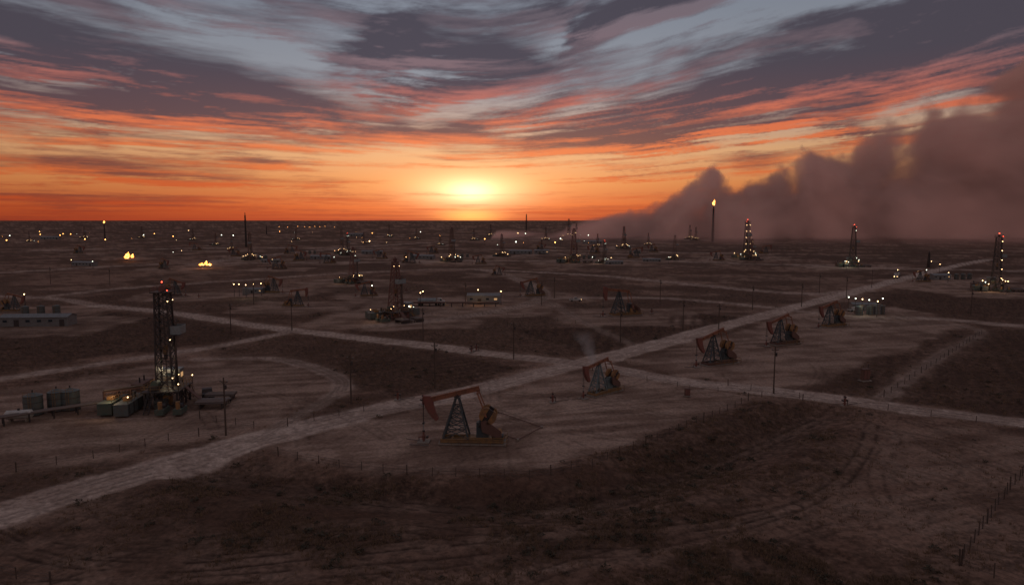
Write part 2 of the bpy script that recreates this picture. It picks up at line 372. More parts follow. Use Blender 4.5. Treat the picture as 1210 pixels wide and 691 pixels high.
# ------------------------------------------------------------------ drilling rig
def rig(Hh=22,bh=1.6,thw=1.1,sub=3.6,bays=9,mc='dark_steel',lamps=4,lampm='lamp_warm',lr=0.16,crown='lamp_red'):
    A=[]; b=MB(); sw=3.6
    for x in(-sw,-1.2,1.2,sw):
        for y in(-3.0,3.0): b.beam((x,y,0),(x,y,sub),0.3,mc)
    for y in(-3,3):
        b.beam((-sw,y,sub*0.5),(sw,y,sub*0.5),0.2,mc); b.beam((-sw,y,0.1),(-1.2,y,sub),0.16,mc); b.beam((sw,y,0.1),(1.2,y,sub),0.16,mc); b.beam((-1.2,y,0.1),(1.2,y,sub),0.16,mc)
    for x in(-sw,sw): b.beam((x,-3,0.1),(x,3,sub),0.16,mc); b.beam((x,3,0.1),(x,-3,sub),0.16,mc)
    b.box((0,0,sub+0.1),(8.2,7.0,0.22),'dark_steel')
    b.rail([(-4,-3.4,sub+.2),(4,-3.4,sub+.2),(4,3.4,sub+.2),(-4,3.4,sub+.2),(-4,-3.4,sub+.2)],'yellow_paint',1.1,0.07)
    b.stair((7.2,-2.5,0.1),(4.0,-2.5,sub+.2),0.9,'yellow_paint'); b.stair((-7.2,1.5,0.1),(-4.0,1.5,sub+.2),0.9,'dark_steel')
    b.box((0,0,1.0),(1.4,1.4,2.0),'orange_paint'); b.cyl((0,0,2),(0,0,sub),0.45,'green_paint')
    b.box((-2.3,0.5,0.9),(1.6,2.2,1.5),'tank_paint')
    A.append(('substructure',b.mesh('substructure')))
    b=MB(); z0=sub+.2
    P=lattice(b,bh,thw,z0,z0+Hh,bays,0.3 if bh<2 else 0.26,0.12,mc)
    zt=z0+Hh
    b.box((0,0,zt+0.1),(thw*2+1.4,thw*2+1.2,0.18),mc); b.rail([(-thw-.6,-thw-.5,zt+.2),(thw+.6,-thw-.5,zt+.2),(thw+.6,thw+.5,zt+.2),(-thw-.6,thw+.5,zt+.2),(-thw-.6,-thw-.5,zt+.2)],'mast_red',0.9,0.07)
    for x in(-0.4,0,0.4): b.cyl((x-.08,0,zt+.75),(x+.08,0,zt+.75),0.6,'mast_red',n=12)
    b.beam((-0.6,0,zt+0.2),(0,0,zt+1.9),0.12,'mast_red'); b.beam((0.6,0,zt+0.2),(0,0,zt+1.9),0.12,'mast_red')
    A.append(('mast',b.mesh('mast')))
    b=MB()
    zb=z0+Hh*0.56; b.box((0.3,-bh-0.6,zb),(3.6,2.4,0.14),mc); b.box((1.9,-bh-0.7,zb+0.95),(0.08,2.3,1.7),'pale_steel'); b.box((0.3,-bh-1.82,zb+0.95),(3.2,0.08,1.6),'pale_steel')
    b.box((-1.2,-bh-0.7,zb+0.95),(0.08,2.3,1.7),'pale_steel')
    for i in range(6): b.beam((-1.0+i*.4,-bh-.1,zb+.1),(-1.0+i*.4,-bh-1.5,zb+.1),0.07,'dark_steel')
    A.append(('monkey_board',b.mesh('monkey_board')))
    b=MB()
    for x in(-0.25,0.25): b.cyl((x,0,zt),(x,0,z0+Hh*0.42),0.04,'dark_steel',n=4)
    b.box((0,0,z0+Hh*0.40),(0.9,0.6,1.7),'yellow_paint'); b.cyl((0,0,z0+Hh*0.36),(0,0,z0+Hh*0.30),0.35,'dark_steel'); b.cyl((0,0,z0+Hh*0.3),(0,0,sub),0.1,'pipe_steel')
    b.cyl((-2.3,1.6,z0+1.0),(-0.7,1.6,z0+1.0),0.75,'green_paint',n=14); b.box((-1.5,1.7,z0+0.45),(3.0,1.7,0.7),'dark_steel')
    for i in range(14): b.cyl((0.9+0.12*(i%7),-bh+0.3+0.14*(i//7),z0),(0.9+0.1*(i%7),-bh-0.3,zb+3),0.06,'pipe_steel',n=5)
    A.append(('hoisting_gear',b.mesh('hoisting_gear')))
    b=MB()
    b.box((5.6,1.2,sub+1.5),(2.6,4.2,2.5),'grey_sheet'); b.box((5.6,1.2,sub+2.82),(2.8,4.4,0.12),'pale_steel')
    b.box((5.6,-0.93,sub+1.6),(1.2,0.06,0.9),'window_glow'); b.box((4.27,1.2,sub+1.6),(0.06,1.3,0.9),'glass_dark')
    for x in(4.7,6.6):
        for y in(-.6,3): b.beam((x,y,0),(x,y,sub+.25),0.2,mc)
    A.append(('doghouse',b.mesh('doghouse')))
    b=MB()
    for k in range(2):
        y=5.5+k*3.4
        b.box((-3.5+k*1.2,y,1.3),(9.5,2.6,2.2),['tank_paint','green_paint'][k])
        b.rail([(-8.0+k*1.2,y-1.25,2.42),(1.0+k*1.2,y-1.25,2.42)],'yellow_paint',1.0,0.06)
        for i in range(5): b.box((-7.6+k*1.2+i*2.0,y-1.34,1.3),(0.12,0.1,2.1),'dark_steel')
        b.box((-5+k*1.2,y,2.8),(1.4,1.2,0.7),'orange_paint'); b.cyl((-2+k,y,2.4),(-2+k,y,3.5),0.35,'dark_steel')
    for k in range(2):
        b.box((9.5,4.5+k*4,1.5),(5.5,2.4,2.6),'rust_steel' if k else 'tank_paint'); b.cyl((8.2,4.5+k*4,2.8),(8.2,4.5+k*4,3.9),0.16,'dark_steel'); b.cyl((10.5,4.5+k*4,2.8),(10.5,4.5+k*4,3.9),0.16,'dark_steel')
        b.box((6.72,4.5+k*4,1.5),(0.06,1.8,1.8),'dark_steel')
    for k in range(2):
        b.box((-7.2+0*k,-1.5-3.2*k,0.8),(3.4,1.6,1.0),'green_paint'); b.cyl((-8.2,-1.5-3.2*k,1.3),(-8.2,-1.5-3.2*k,2.7),0.4,'orange_paint'); b.cyl((-6.8,-2.1-3.2*k,1.5),(-6.8,-0.9-3.2*k,1.5),0.6,'dark_steel',n=12)
    b.cyl((-5.5,-1.5,0.5),(-3.6,0,0.6),0.12,'pipe_steel'); b.cyl((-5.5,-4.7,0.5),(-1,-1,0.6),0.12,'pipe_steel')
    A.append(('mud_tanks_and_pumps',b.mesh('mud_tanks_and_pumps')))
    b=MB()
    b.box((0,-9.0,0.9),(1.3,6.0,0.2),'pipe_steel'); 
    b.beam((0,-6.2,1.0),(0,-3.5,sub+.2),1.2,'rust_steel',0.15)
    for y in(-11.8,-10,-8,-6.6):
        for x in(-.6,.6): b.beam((x,y,0),(x,y,.9),0.15,'dark_steel')
    for x0 in(-4.6,1.4):
        for y in(-11.5,-7.4): b.box((x0+1.6,y,0.5),(3.2,0.25,0.9),'dark_steel')
        for i in range(7):
            for j in range(2): b.cyl((x0+.3+i*.38+j*.16,-12.2,1.06+j*.25),(x0+.3+i*.38+j*.16,-6.4,1.06+j*.25),0.12,'pipe_steel',n=6)
    A.append(('pipe_rack',b.mesh('pipe_rack')))
    b=MB()
    for i in range(lamps):
        z=z0+Hh*(0.12+0.8*i/max(1,lamps-1))
        for s in(-1,1):
            r=bh+(thw-bh)*(z-z0)/Hh; b.box((s*(r+.15),-r-.15,z),(lr*1.6,lr*1.6,lr),'dark_steel'); b.ball((s*(r+.15),-r-.15,z-lr*.8),lr,lampm)
    for p in((-4,-3.5,sub+1.6),(4,-3.5,sub+1.6),(-8,4.2,3.7),(9.5,3.2,3.3)):
        b.beam((p[0],p[1],0.3),p,0.06,'dark_steel'); b.ball((p[0],p[1],p[2]+lr*.6),lr,lampm if p[0]<5 else 'lamp_white')
    if crown: b.ball((0,0,zt+2.05),lr*1.3,crown); b.ball((-thw-.4,-thw-.3,zt+.5),lr,crown)
    A.append(('floodlights',b.mesh('floodlights')))
    return A
RIG_NEAR=rig(19,1.55,1.15,3.4,10,'dark_steel',3,'lamp_warm',0.11)
RIG_RED=rig(18,2.2,0.8,2.8,9,'mast_red',2,'lamp_warm',0.11,crown=None)
RIG_DARK=rig(24,2.0,1.2,3.6,9,'dark_steel',5,'lamp_warm',0.21)
RIG_DARK2=rig(25,2.3,1.0,3.6,9,'dark_steel',2,'lamp_white',0.20)
RIG_PLAIN=rig(25,2.4,0.9,3.2,9,'rust_steel',1,'lamp_warm',0.24,crown=None)

# ------------------------------------------------------------------ other assets
def tank(r=1.9,h=4.6,m='tank_paint'):
    A=[]; b=MB(); b.cyl((0,0,0),(0,0,h),r,m,n=28); b.cyl((0,0,h),(0,0,h+.55),r,m,0.25,n=28)
    for z in(.05,h*.33,h*.66,h-.05): b.cyl((0,0,z-.05),(0,0,z+.05),r+.05,'dark_steel',n=28)
    A.append(('shell',b.mesh('shell'))); b=MB()
    for y in(-.22,.22): b.beam((y,-r-.15,0),(y,-r-.15,h+.9),0.05,'yellow_paint')
    for i in range(int(h/.35)): b.beam((-.22,-r-.15,.3+i*.35),(.22,-r-.15,.3+i*.35),.04,'yellow_paint')
    b.rail([(-1,-r-.1,h),(1,-r-.1,h)],'yellow_paint',.9,.05); b.cyl((0,0,h+.5),(0,0,h+1.0),.12,'dark_steel'); b.cyl((r,0,.5),(r+.8,0,.5),.1,'pipe_steel')
    A.append(('ladder_and_fittings',b.mesh('ladder_and_fittings'))); return A
TANK=tank(); TANKS=tank(1.6,3.6,'tank_paint'); TANKW=tank(2.2,5.5,'grey_sheet')
def htank():
    b=MB(); b.cyl((-2.4,0,1.5),(2.4,0,1.5),1.0,'white_paint',n=20); b.cyl((-2.4,0,1.5),(-2.85,0,1.5),1.0,'white_paint',.45,n=20); b.cyl((2.4,0,1.5),(2.85,0,1.5),1.0,'white_paint',.45,n=20)
    for x in(-1.6,1.6): b.box((x,0,.4),(.35,1.7,.9),'concrete')
    b.cyl((0,0,2.4),(0,0,2.9),.25,'dark_steel'); return [('vessel',b.mesh('vessel'))]
HT=htank()
def shed(L=22,Wd=6,h=3.0,wall='grey_sheet',lit=False):
    b=MB(); A=[]; b.box((0,0,h/2),(L,Wd,h),wall)
    A.append(('walls',b.mesh('walls'))); b=MB()
    pr=[(-Wd/2-.3,h),(0,h+.9),(Wd/2+.3,h),(Wd/2+.3,h+.12),(0,h+1.03),(-Wd/2-.3,h+.12)]
    n=6; vs=[(-L/2-.3,x,z) for x,z in pr]+[(L/2+.3,x,z) for x,z in pr]
    b.add(vs,[(i,(i+1)%n,n+(i+1)%n,n+i) for i in range(n)]+[(0,1,4,5),(1,2,3,4),(6,11,10,7),(7,10,9,8)],'grey_sheet')
    for s in(-1,1): b.add([(s*(L/2),-Wd/2,h),(s*(L/2),Wd/2,h),(s*(L/2),0,h+.9)],[(0,1,2)],wall)
    A.append(('roof',b.mesh('roof'))); b=MB()
    k=int(L/3.2)
    for i in range(k):
        x=-L/2+L*(i+.5)/k
        if i%4==1: b.box((x,-Wd/2-.03,1.15),(1.6,.08,2.3),'dark_steel')
        else: b.box((x,-Wd/2-.03,h*.62),(1.3,.06,.8),'window_glow' if lit and i%2 else 'glass_dark'); b.box((x,-Wd/2-.05,h*.62-.46),(1.5,.12,.08),'grey_sheet')
    A.append(('doors_and_windows',b.mesh('doors_and_windows'))); return A
SHED=shed(); SHED_LIT=shed(14,6,3.4,'grey_sheet',True)
def pole(h=9.8):
    b=MB(); b.cyl((0,0,-.6),(0,0,h),.17,'wood',.11,n=8)
    b.box((0,0,h-.7),(1.5,.12,.14),'wood'); b.beam((-.5,0.1,h-.75),(0,0.1,h-1.3),.05,'dark_steel'); b.beam((.5,.1,h-.75),(0,.1,h-1.3),.05,'dark_steel')
    for x in(-.65,0.65): b.cyl((x,0,h-.62),(x,0,h-.4),.06,'pale_steel',n=6)
    b.cyl((.3,0,h-2.0),(.3,0,h-1.3),.2,'dark_steel',n=8)
    return b.mesh('pole')
POLE=pole()
def lamp(h=7,m='lamp_warm',r=.4):
    b=MB(); b.cyl((0,0,-.3),(0,0,h),.12,'dark_steel',.08,n=6); b.box((0,0,h),(.9,.2,.14),'dark_steel'); b.ball((0,-.1,h-.1-r*.6),r,m); return b.mesh('yard_lamp')
LAMPS={k:lamp(6,k,.22) for k in('lamp_warm','lamp_white','lamp_amber','lamp_red')}
LAMPB={k:lamp(10,k,.65) for k in('lamp_warm','lamp_white','lamp_amber')}
def stack(h=60,r=1.3):
    b=MB(); b.cyl((0,0,0),(0,0,h),r,'dark_steel',r*.65,n=14)
    for z in(h*.33,h*.66,h*.95): b.cyl((0,0,z),(0,0,z+.3),r*1.5,'dark_steel',n=14)
    lattice(b,r*1.8,r*1.0,0,h*.92,12,.25,.14,'dark_steel'); return b.mesh('stack')
def flame(h=6,r=1.5,seed=1,lean=.2):
    rr=random.Random(seed); b=MB(); n=14;k=14; vs=[];fs=[]
    for j in range(k+1):
        t=j/k; R_=r*(math.sin(math.pi*min(1,t*0.95+.08))**.8)*(1-t*.45)
        for i in range(n):
            a=2*math.pi*i/n; q=R_*(1+.35*math.sin(a*3+t*6+seed)+.2*rr.uniform(-1,1))
            vs.append((q*math.cos(a)+lean*h*t*t,q*math.sin(a),h*t+(.3*h*t*rr.uniform(-.3,.5))))
    for j in range(k):
        for i in range(n): fs.append((j*n+i,j*n+(i+1)%n,(j+1)*n+(i+1)%n,(j+1)*n+i))
    b.add(vs,fs,'flame'); return b.mesh('flame')
def pickup(col='white_paint'):
    b=MB()
    body=[(-2.7,.5),(-2.7,1.05),(-.9,1.1),(-.75,1.75),(.55,1.78),(1.2,1.15),(2.5,1.0),(2.65,.5)]
    b.prism(body,-.92,.92,col); b.box((-1.8,0,1.08),(1.6,1.5,.06),'dark_steel'); b.box((-.1,0,1.45),(1.1,1.88,.4),'glass_dark')
    b.prism([(.62,1.68),(1.12,1.2),(1.16,1.24),(.68,1.72)],-.8,.8,'glass_dark')
    for x in(-1.75,1.7):
        for y in(-.88,.88): b.cyl((x,y-.13,.4),(x,y+.13,.4),.4,'rubber',n=14)
    for y in(-.65,.65): b.box((2.62,y,.85),(.1,.3,.2),'lamp_warm')
    return [('body',b.mesh('body'))]
PK=pickup(); PK2=pickup('dark_steel')
def tanker():
    b=MB(); b.cyl((-5,0,2.1),(2.6,0,2.1),1.1,'pale_steel',n=18); b.box((-1.2,0,1.0),(8,1,.3),'dark_steel')
    b.prism([(3.2,.7),(3.2,3.1),(4.9,3.2),(5.3,2.2),(6.4,2.0),(6.5,.7)],-1.15,1.15,'white_paint'); b.box((4.6,0,2.5),(.7,2.34,.7),'glass_dark')
    for x in(-4.4,-3.2,2.6,3.7,5.7):
        for y in(-1,1): b.cyl((x,y-.18,.5),(x,y+.18,.5),.5,'rubber',n=12)
    for y in(-.8,.8): b.box((6.5,y,1.1),(.1,.4,.3),'lamp_warm')
    return [('tanker_body',b.mesh('tanker_body'))]
TK=tanker()
def wellhead():
    b=MB(); b.box((0,0,.02),(1.6,1.6,.12),'concrete'); b.cyl((0,0,0),(0,0,1.5),.2,'head_red'); 
    for z in(.5,1.0,1.5): b.cyl((0,0,z),(0,0,z+.12),.34,'head_red')
    b.cyl((0,0,1.6),(0,0,2.4),.14,'head_red'); b.cyl((-.7,0,1.2),(.7,0,1.2),.10,'head_red'); b.cyl((.5,-.3,1.2),(.5,.3,1.2),.2,'dark_steel'); b.cyl((-.5,-.3,1.2),(-.5,.3,1.2),.2,'dark_steel')
    b.cyl((0,-.3,2.0),(0,.3,2.0),.22,'dark_steel'); b.cyl((.7,0,1.2),(.7,0,.1),.1,'pipe_steel'); b.cyl((.7,0,.15),(4,1,.15),.09,'pipe_steel')
    return [('valve_tree',b.mesh('valve_tree'))]
WH=wellhead()
def cabinet():
    b=MB(); b.box((0,0,.1),(2.0,1.4,.2),'concrete'); b.box((0,0,1.25),(1.5,.8,2.0),'rust_steel'); b.box((0,0,2.3),(1.7,1.0,.1),'rust_steel'); b.box((-.35,-.42,1.3),(.6,.05,1.6),'mast_red'); b.box((.4,-.42,1.3),(.6,.05,1.6),'mast_red'); b.cyl((.6,0,2.3),(.6,0,3.2),.05,'dark_steel')
    return [('housing',b.mesh('housing'))]
CB=cabinet()

# ------------------------------------------------------------------ placements
PADS=[]
def pj(u,v,k=0,rz=0,sc=1,pad=13): 
    p=G(u,v); place('pump_jack',PJ[k],p,math.radians(rz),sc); PADS.append((p[0]+2*sc,p[1],pad))
def rg(u,v,asset,rz=0,sc=1,pad=24,light=0,lc=(1,.72,.42)):
    p=G(u,v); place('drilling_rig',asset,p,rz,sc); PADS.append((p[0],p[1],pad))
    if light:
        l=bpy.data.lights.new('flood',"POINT"); l.energy=light; l.color=lc; l.shadow_soft_size=.4
        o=bpy.data.objects.new('floodlight_source',l); o.location=(p[0]-7,p[1]-7,4); scene.collection.objects.link(o)
pj(541,522,0,-3,0.97,0)
pj(707,466,1,42,0.80,0)
pj(842,431,3,28,0.94,0)
pj(921,407,3,27,0.92,0)
pj(980,386,0,27,0.92,14)
pj(731,373,2,20,1.15,22)
pj(627,350,0,20,0.92,20)
pj(352,362,2,170,0.82,20)
pj(324,346,0,160,0.9,18)
pj(208,350,3,170,0.9,18)
pj(18,368,0,175,0.78,18)
pj(431,350,0,20,0.75,15)
for (u,v,k,r,s) in [(448,306,0,10,1.0),(487,311,3,170,1.1),(386,311,2,20,.95),(356,308,0,160,1.0),(326,318,3,15,1.0),(752,305,2,190,1.1),(846,308,0,0,.95),(195,318,3,150,.85),(276,303,0,0,.95),
      (510,300,0,30,1),(640,296,3,150,1),(565,312,0,12,.85),(905,300,2,180,1),(770,298,0,20,1),(1087,333,0,0,.75),(95,300,0,170,1),(230,296,2,30,1),(700,300,0,20,1.1),(590,325,3,170,.65),(345,300,0,200,1.05)]:
    pj(u,v,k,r,s,18)
rg(199,478,RIG_NEAR,math.radians(97),0.98,0,200)
rg(468,377,RIG_RED,math.radians(40),1.0,24,130)
rg(418,334,RIG_RED,math.radians(60),0.92,24,160)
rg(296,307,RIG_PLAIN,0.2,0.85,30)
rg(534,309,RIG_PLAIN,0.5,1.0,32,300)
rg(593,303,RIG_PLAIN,1.1,0.75,28)
rg(678,310,RIG_RED,1.3,1.3,30,250)
rg(737,294,RIG_PLAIN,0.3,0.95,30)
rg(714,311,RIG_DARK2,0.9,0.62,26,250)
rg(882,305,RIG_DARK,0.2,1.22,34,700)
rg(888,307,RIG_RED,0.8,0.85,10)
rg(1007,315,RIG_DARK2,1.3,1.05,34,800,(.85,1,.75))
rg(1176,343,RIG_DARK,1.1,0.98,34,450)
rg(797,307,RIG_PLAIN,1.3,0.75,26)
rg(404,300,RIG_PLAIN,0.3,0.9,26)
rg(411,302,RIG_DARK2,0.9,0.75,20)
rg(274,296,RIG_PLAIN,0.3,0.6,22)
rg(681,280,RIG_PLAIN,0.3,1.0,22); rg(672,281,RIG_PLAIN,0.3,1.3,22); rg(815,283,RIG_PLAIN,.4,.9,22); rg(822,284,RIG_PLAIN,.4,.8,22); rg(766,290,RIG_PLAIN,.1,.6,22)
for (u,v,s) in [(492,283,.7),(560,284,.7),(460,280,.9),(35,286,.6),(100,282,.8),(168,282,.8),(228,284,.7),(350,284,.7),(430,288,.6),(520,290,.55),(645,284,.8),(580,279,.9),(706,292,.6),(640,300,.5),(255,290,.6)]: rg(u,v,RIG_PLAIN,.1+u*.01,s,20)
def put_stack(u,v,h,r,fl=None,name='flare_stack'):
    p=G(u,v); parts=[('stack_shaft',stack(h,r))]; e=place(name,parts,p)
    if fl:
        f=bpy.data.objects.new('flame',flame(fl[0],fl[1],3,.15)); f.parent=e; f.location=(0,0,h-.3); scene.collection.objects.link(f)
put_stack(842,286,60,1.1,(9,2.3)); put_stack(622,276,52,1.5,None,'chimney_stack'); put_stack(291,292,46,.6,None,'radio_mast'); put_stack(124,282,30,.6,(5,1.6))
put_stack(315,277,22,.6,None,'chimney_stack'); put_stack(672,277,24,.8,None,'chimney_stack'); put_stack(1097,316,12,.4,None,'chimney_stack')
for (u,v,h,r,sd) in [(150,306,6,2.2,2),(156,305,4,1.4,5),(238,314,2.2,2.0,6),(247,314,1.9,2.0,8),(243,313,3.2,1.2,9)]:
    p=G(u,v); b=MB(); b.cyl((0,0,-.1),(0,0,.5),r*.9,'concrete',r*.7,n=16)
    place('flare_pit',[('pit_rim',b.mesh('pit_rim')),('flame',flame(h,r,sd,.3))],p); PADS.append((p[0],p[1],14))
for (u,v) in [(267,513),(415,477),(514,457),(607,424),(914,464),(849,395),(807,390),(889,366),(947,362),(733,404),(273,394),(655,352),(550,360),(345,390),(500,402),(780,356),(640,360),(1000,352),(968,346),(1147,372),(1030,340),(300,360),(130,338),(60,336)]:
    top('utility_pole',POLE,(*G(u,v),0),random.uniform(-.5,.5),1.0)
for (u,v) in [(653,475),(470,472),(563,414),(557,416),(998,479),(500,478),(480,345),(235,352),(770,370)]: place('wellhead',WH,G(u,v),random.random(),.85)
place('control_cabinet',CB,G(1022,450),.3,1.2); place('control_cabinet',CB,G(812,468),.1,.7); place('control_cabinet',CB,G(190,345),.1,.9)
for (u,v,a) in [(40,489,TANKS),(68,484,TANKS),(84,483,TANKS)]: place('storage_tank',a,G(u,v),.3)
place('horizontal_tank',HT,G(23,497),.25,.8)
place('metal_shed',SHED,G(46,384),math.radians(5),1.0); PADS.append((*G(46,384),22))
place('site_office',SHED_LIT,G(572,358),-.05,1.0); PADS.append((*G(545,360),34))
b=MB()
for i in range(2): b.cyl((-22,i*.8,1.6),(22,i*.8,1.6),.3,'rust_steel',n=8)
for i in range(10): b.box((-21+i*4.6,.4,.7),(.3,1.4,1.5),'dark_steel')
place('pipeline',[('pipes_and_supports',b.mesh('pipes_and_supports'))],G(528,362),-.02,1.0)
for (u,v,a,s) in [(100,314,SHED,.9),(500,306,SHED,1.0),(615,300,SHED,1.1),(440,300,SHED,1.0),(640,300,SHED_LIT,1.1),(1020,366,SHED_LIT,.7),(1035,371,TANKW,.7),(290,348,TANKW,.6),(302,346,SHED_LIT,.6),(725,312,SHED,.7),(1110,330,SHED_LIT,.8),(380,306,SHED,.9),(320,310,SHED,.7),
        (60,283,SHED,1.5),(420,279,SHED,1.6),(700,288,SHED,1.3),(770,309,SHED,.7)]:
    nm='metal_shed' if a is not TANKW else 'storage_tank'; place(nm,a,G(u,v),random.uniform(-.3,.3),s)
for (u,v) in [(300,306),(540,304),(690,306),(745,300),(870,304),(480,302),(1130,330),(30,372),(360,300),(1015,372)]:
    p=G(u,v); PADS.append((p[0]+6,p[1],18))
    for i in range(3): place('storage_tank',TANK,(p[0]+i*5,p[1]+1.5*i),0,0.7)
place('pickup_truck',PK,G(680,356),.1); place('pickup_truck',PK2,G(245,468),2.0); place('pickup_truck',PK,G(1090,322),2.6,1)
place('tanker_truck',TK,G(1060,328),-2.2,1.0); place('tanker_truck',TK,G(508,361),.1); place('pickup_truck',PK,G(1010,368),.1)
b=MB(); a0=Vector((*G(-60,512),0)); a1=Vector((*G(118,484),0)); dd=(a1-a0).normalized(); sd=Vector((-dd.y,dd.x,0)); L=(a1-a0).length
for k in range(3): b.cyl(a0+sd*(k*.6-.6)+Vector((0,0,1.5)),a1+sd*(k*.6-.6)+Vector((0,0,1.5)),.18,'pipe_steel',n=8)
n=int(L/3.2)
for i in range(n+1):
    p=a0+dd*(L*i/n)
    for k in(-1,1): b.beam(p+sd*k,p+sd*k+Vector((0,0,1.35)),.2,'dark_steel')
    b.beam(p-sd*1.1+Vector((0,0,1.25)),p+sd*1.1+Vector((0,0,1.25)),.2,'dark_steel')
top('pipe_rack',b.mesh('pipe_rack'))
b=MB(); a0=Vector((*G(124,485),0)); a1=Vector((*G(170,478),0)); dd=(a1-a0).normalized(); sd=Vector((-dd.y,dd.x,0)); L=(a1-a0).length
for k in(-.5,.5):
    b.beam(a0+sd*k+Vector((0,0,3.6)),a1+sd*k+Vector((0,0,3.6)),.25,'rust_steel'); b.beam(a0+sd*k+Vector((0,0,2.9)),a1+sd*k+Vector((0,0,2.9)),.18,'rust_steel')
    for i in range(4):
        p=a0+dd*L*i/3+sd*k; b.beam(p,p+Vector((0,0,3.6)),.22,'rust_steel')
    for i in range(6): b.beam(a0+dd*L*i/6+sd*k+Vector((0,0,2.9)),a0+dd*L*(i+1)/6+sd*k+Vector((0,0,3.6)),.1,'rust_steel')
b.cyl(a0+Vector((0,0,3.9)),a1+Vector((0,0,3.9)),.2,'pipe_steel')
top('pipe_bridge',b.mesh('pipe_bridge'))
b=MB()
pts=[G(590,512),G(612,520),G(640,505),G(588,487)]
for p,q in zip(pts[:-1],pts[1:]): b.cyl((*p,.12),(*q,.12),.08,'rust_steel',n=6)
for p in pts: b.box((*p,.12),(.4,.4,.3),'concrete')
b.cyl((*G(484,527),.3),(*G(506,528),.3),.12,'pipe_steel',n=6)
top('flow_line',b.mesh('flow_line'))
def lampat(u,v,k,big=False): top('yard_lamp',(LAMPB if big else LAMPS)[k],(*G(u,v),0),0,1)
for u in (340,352,360,366,372,378,384,395,330): lampat(u,270+random.uniform(0,1.5),'lamp_amber',True)
for (u,v) in [(12,285),(48,283),(75,282),(170,284),(205,286),(262,284),(440,281),(497,279),(520,285),(612,281)]: lampat(u,v,random.choice(['lamp_warm','lamp_amber','lamp_white']),True)
for i in range(38): lampat(random.uniform(0,700),random.uniform(274,296),random.choice(['lamp_warm','lamp_amber','lamp_amber','lamp_white']),random.random()<.5)
for (u,v) in [(215,303),(205,305),(283,350),(291,351),(300,350),(309,349),(277,350),(1010,370),(1018,371),(1026,372),(1036,374),(1042,370),(1002,368),(85,316),(110,318),(310,312),(322,315),(395,312),(420,310),(500,360),(592,360),(565,358),(538,312),(700,312),(722,313),(790,312),(875,308),(893,309),(1000,318),(1014,318),(1060,330),(1110,322),(1120,334),(1190,346),(1160,345),(440,352),(425,338),(484,381),(497,362),(1100,318),(1094,330),(480,312),(600,308),(30,364)]:
    lampat(u,v,random.choice(['lamp_warm','lamp_warm','lamp_white']))
def pl(u,v,z,e,c):
    l=bpy.data.lights.new('yard_light','POINT'); l.energy=e; l.color=c; l.shadow_soft_size=.4
    o=bpy.data.objects.new('yard_light_source',l); x,y=G(u,v); o.location=(x,y,z); scene.collection.objects.link(o)
pl(291,353,5,300,(.9,1,.8)); pl(1020,373,5,300,(.9,1,.8)); pl(565,361,4,300,(1,.6,.3)); pl(243,317,4,1500,(1,.4,.12)); pl(152,309,5,1500,(1,.4,.12)); pl(199,474,6.5,200,(1,.8,.5))

# ------------------------------------------------------------------ terrain
def pdist(x,y,pts,maxd):
    D=np.full(x.shape,1e6,np.float32)
    for (ax,ay),(bx,by) in zip(pts[:-1],pts[1:]):
        m=(x>min(ax,bx)-maxd)&(x<max(ax,bx)+maxd)&(y>min(ay,by)-maxd)&(y<max(ay,by)+maxd)
        idx=np.nonzero(m)[0]
        if not len(idx): continue
        px=x[idx]-ax;py=y[idx]-ay;vx=bx-ax;vy=by-ay
        t=np.clip((px*vx+py*vy)/(vx*vx+vy*vy+1e-9),0,1)
        d=np.hypot(px-t*vx,py-t*vy); D[idx]=np.minimum(D[idx],d)
    return D
def smoothpl(pts,n=6):
    P=[np.array(p) for p in pts]; P=[2*P[0]-P[1]]+P+[2*P[-1]-P[-2]]; out=[]
    for i in range(1,len(P)-2):
        for k in range(n):
            t=k/n; out.append(tuple(.5*((2*P[i])+(-P[i-1]+P[i+1])*t+(2*P[i-1]-5*P[i]+4*P[i+1]-P[i+2])*t*t+(-P[i-1]+3*P[i]-3*P[i+1]+P[i+2])*t**3)))
    out.append(tuple(P[-2])); return out
def sdpoly(x,y,pts,maxd=40):
    pts=list(pts); D=pdist(x,y,pts+[pts[0]],maxd); ins=np.zeros(x.shape,bool)
    n=len(pts)
    for i in range(n):
        ax,ay=pts[i];bx,by=pts[(i+1)%n]
        c=((ay>y)!=(by>y))&(x<(bx-ax)*(y-ay)/((by-ay) if abs(by-ay)>1e-9 else 1e-9)+ax); ins^=c
    D=np.minimum(D,maxd*2); return np.where(ins,-D,D)
g=lambda L:[G(*p) for p in L]
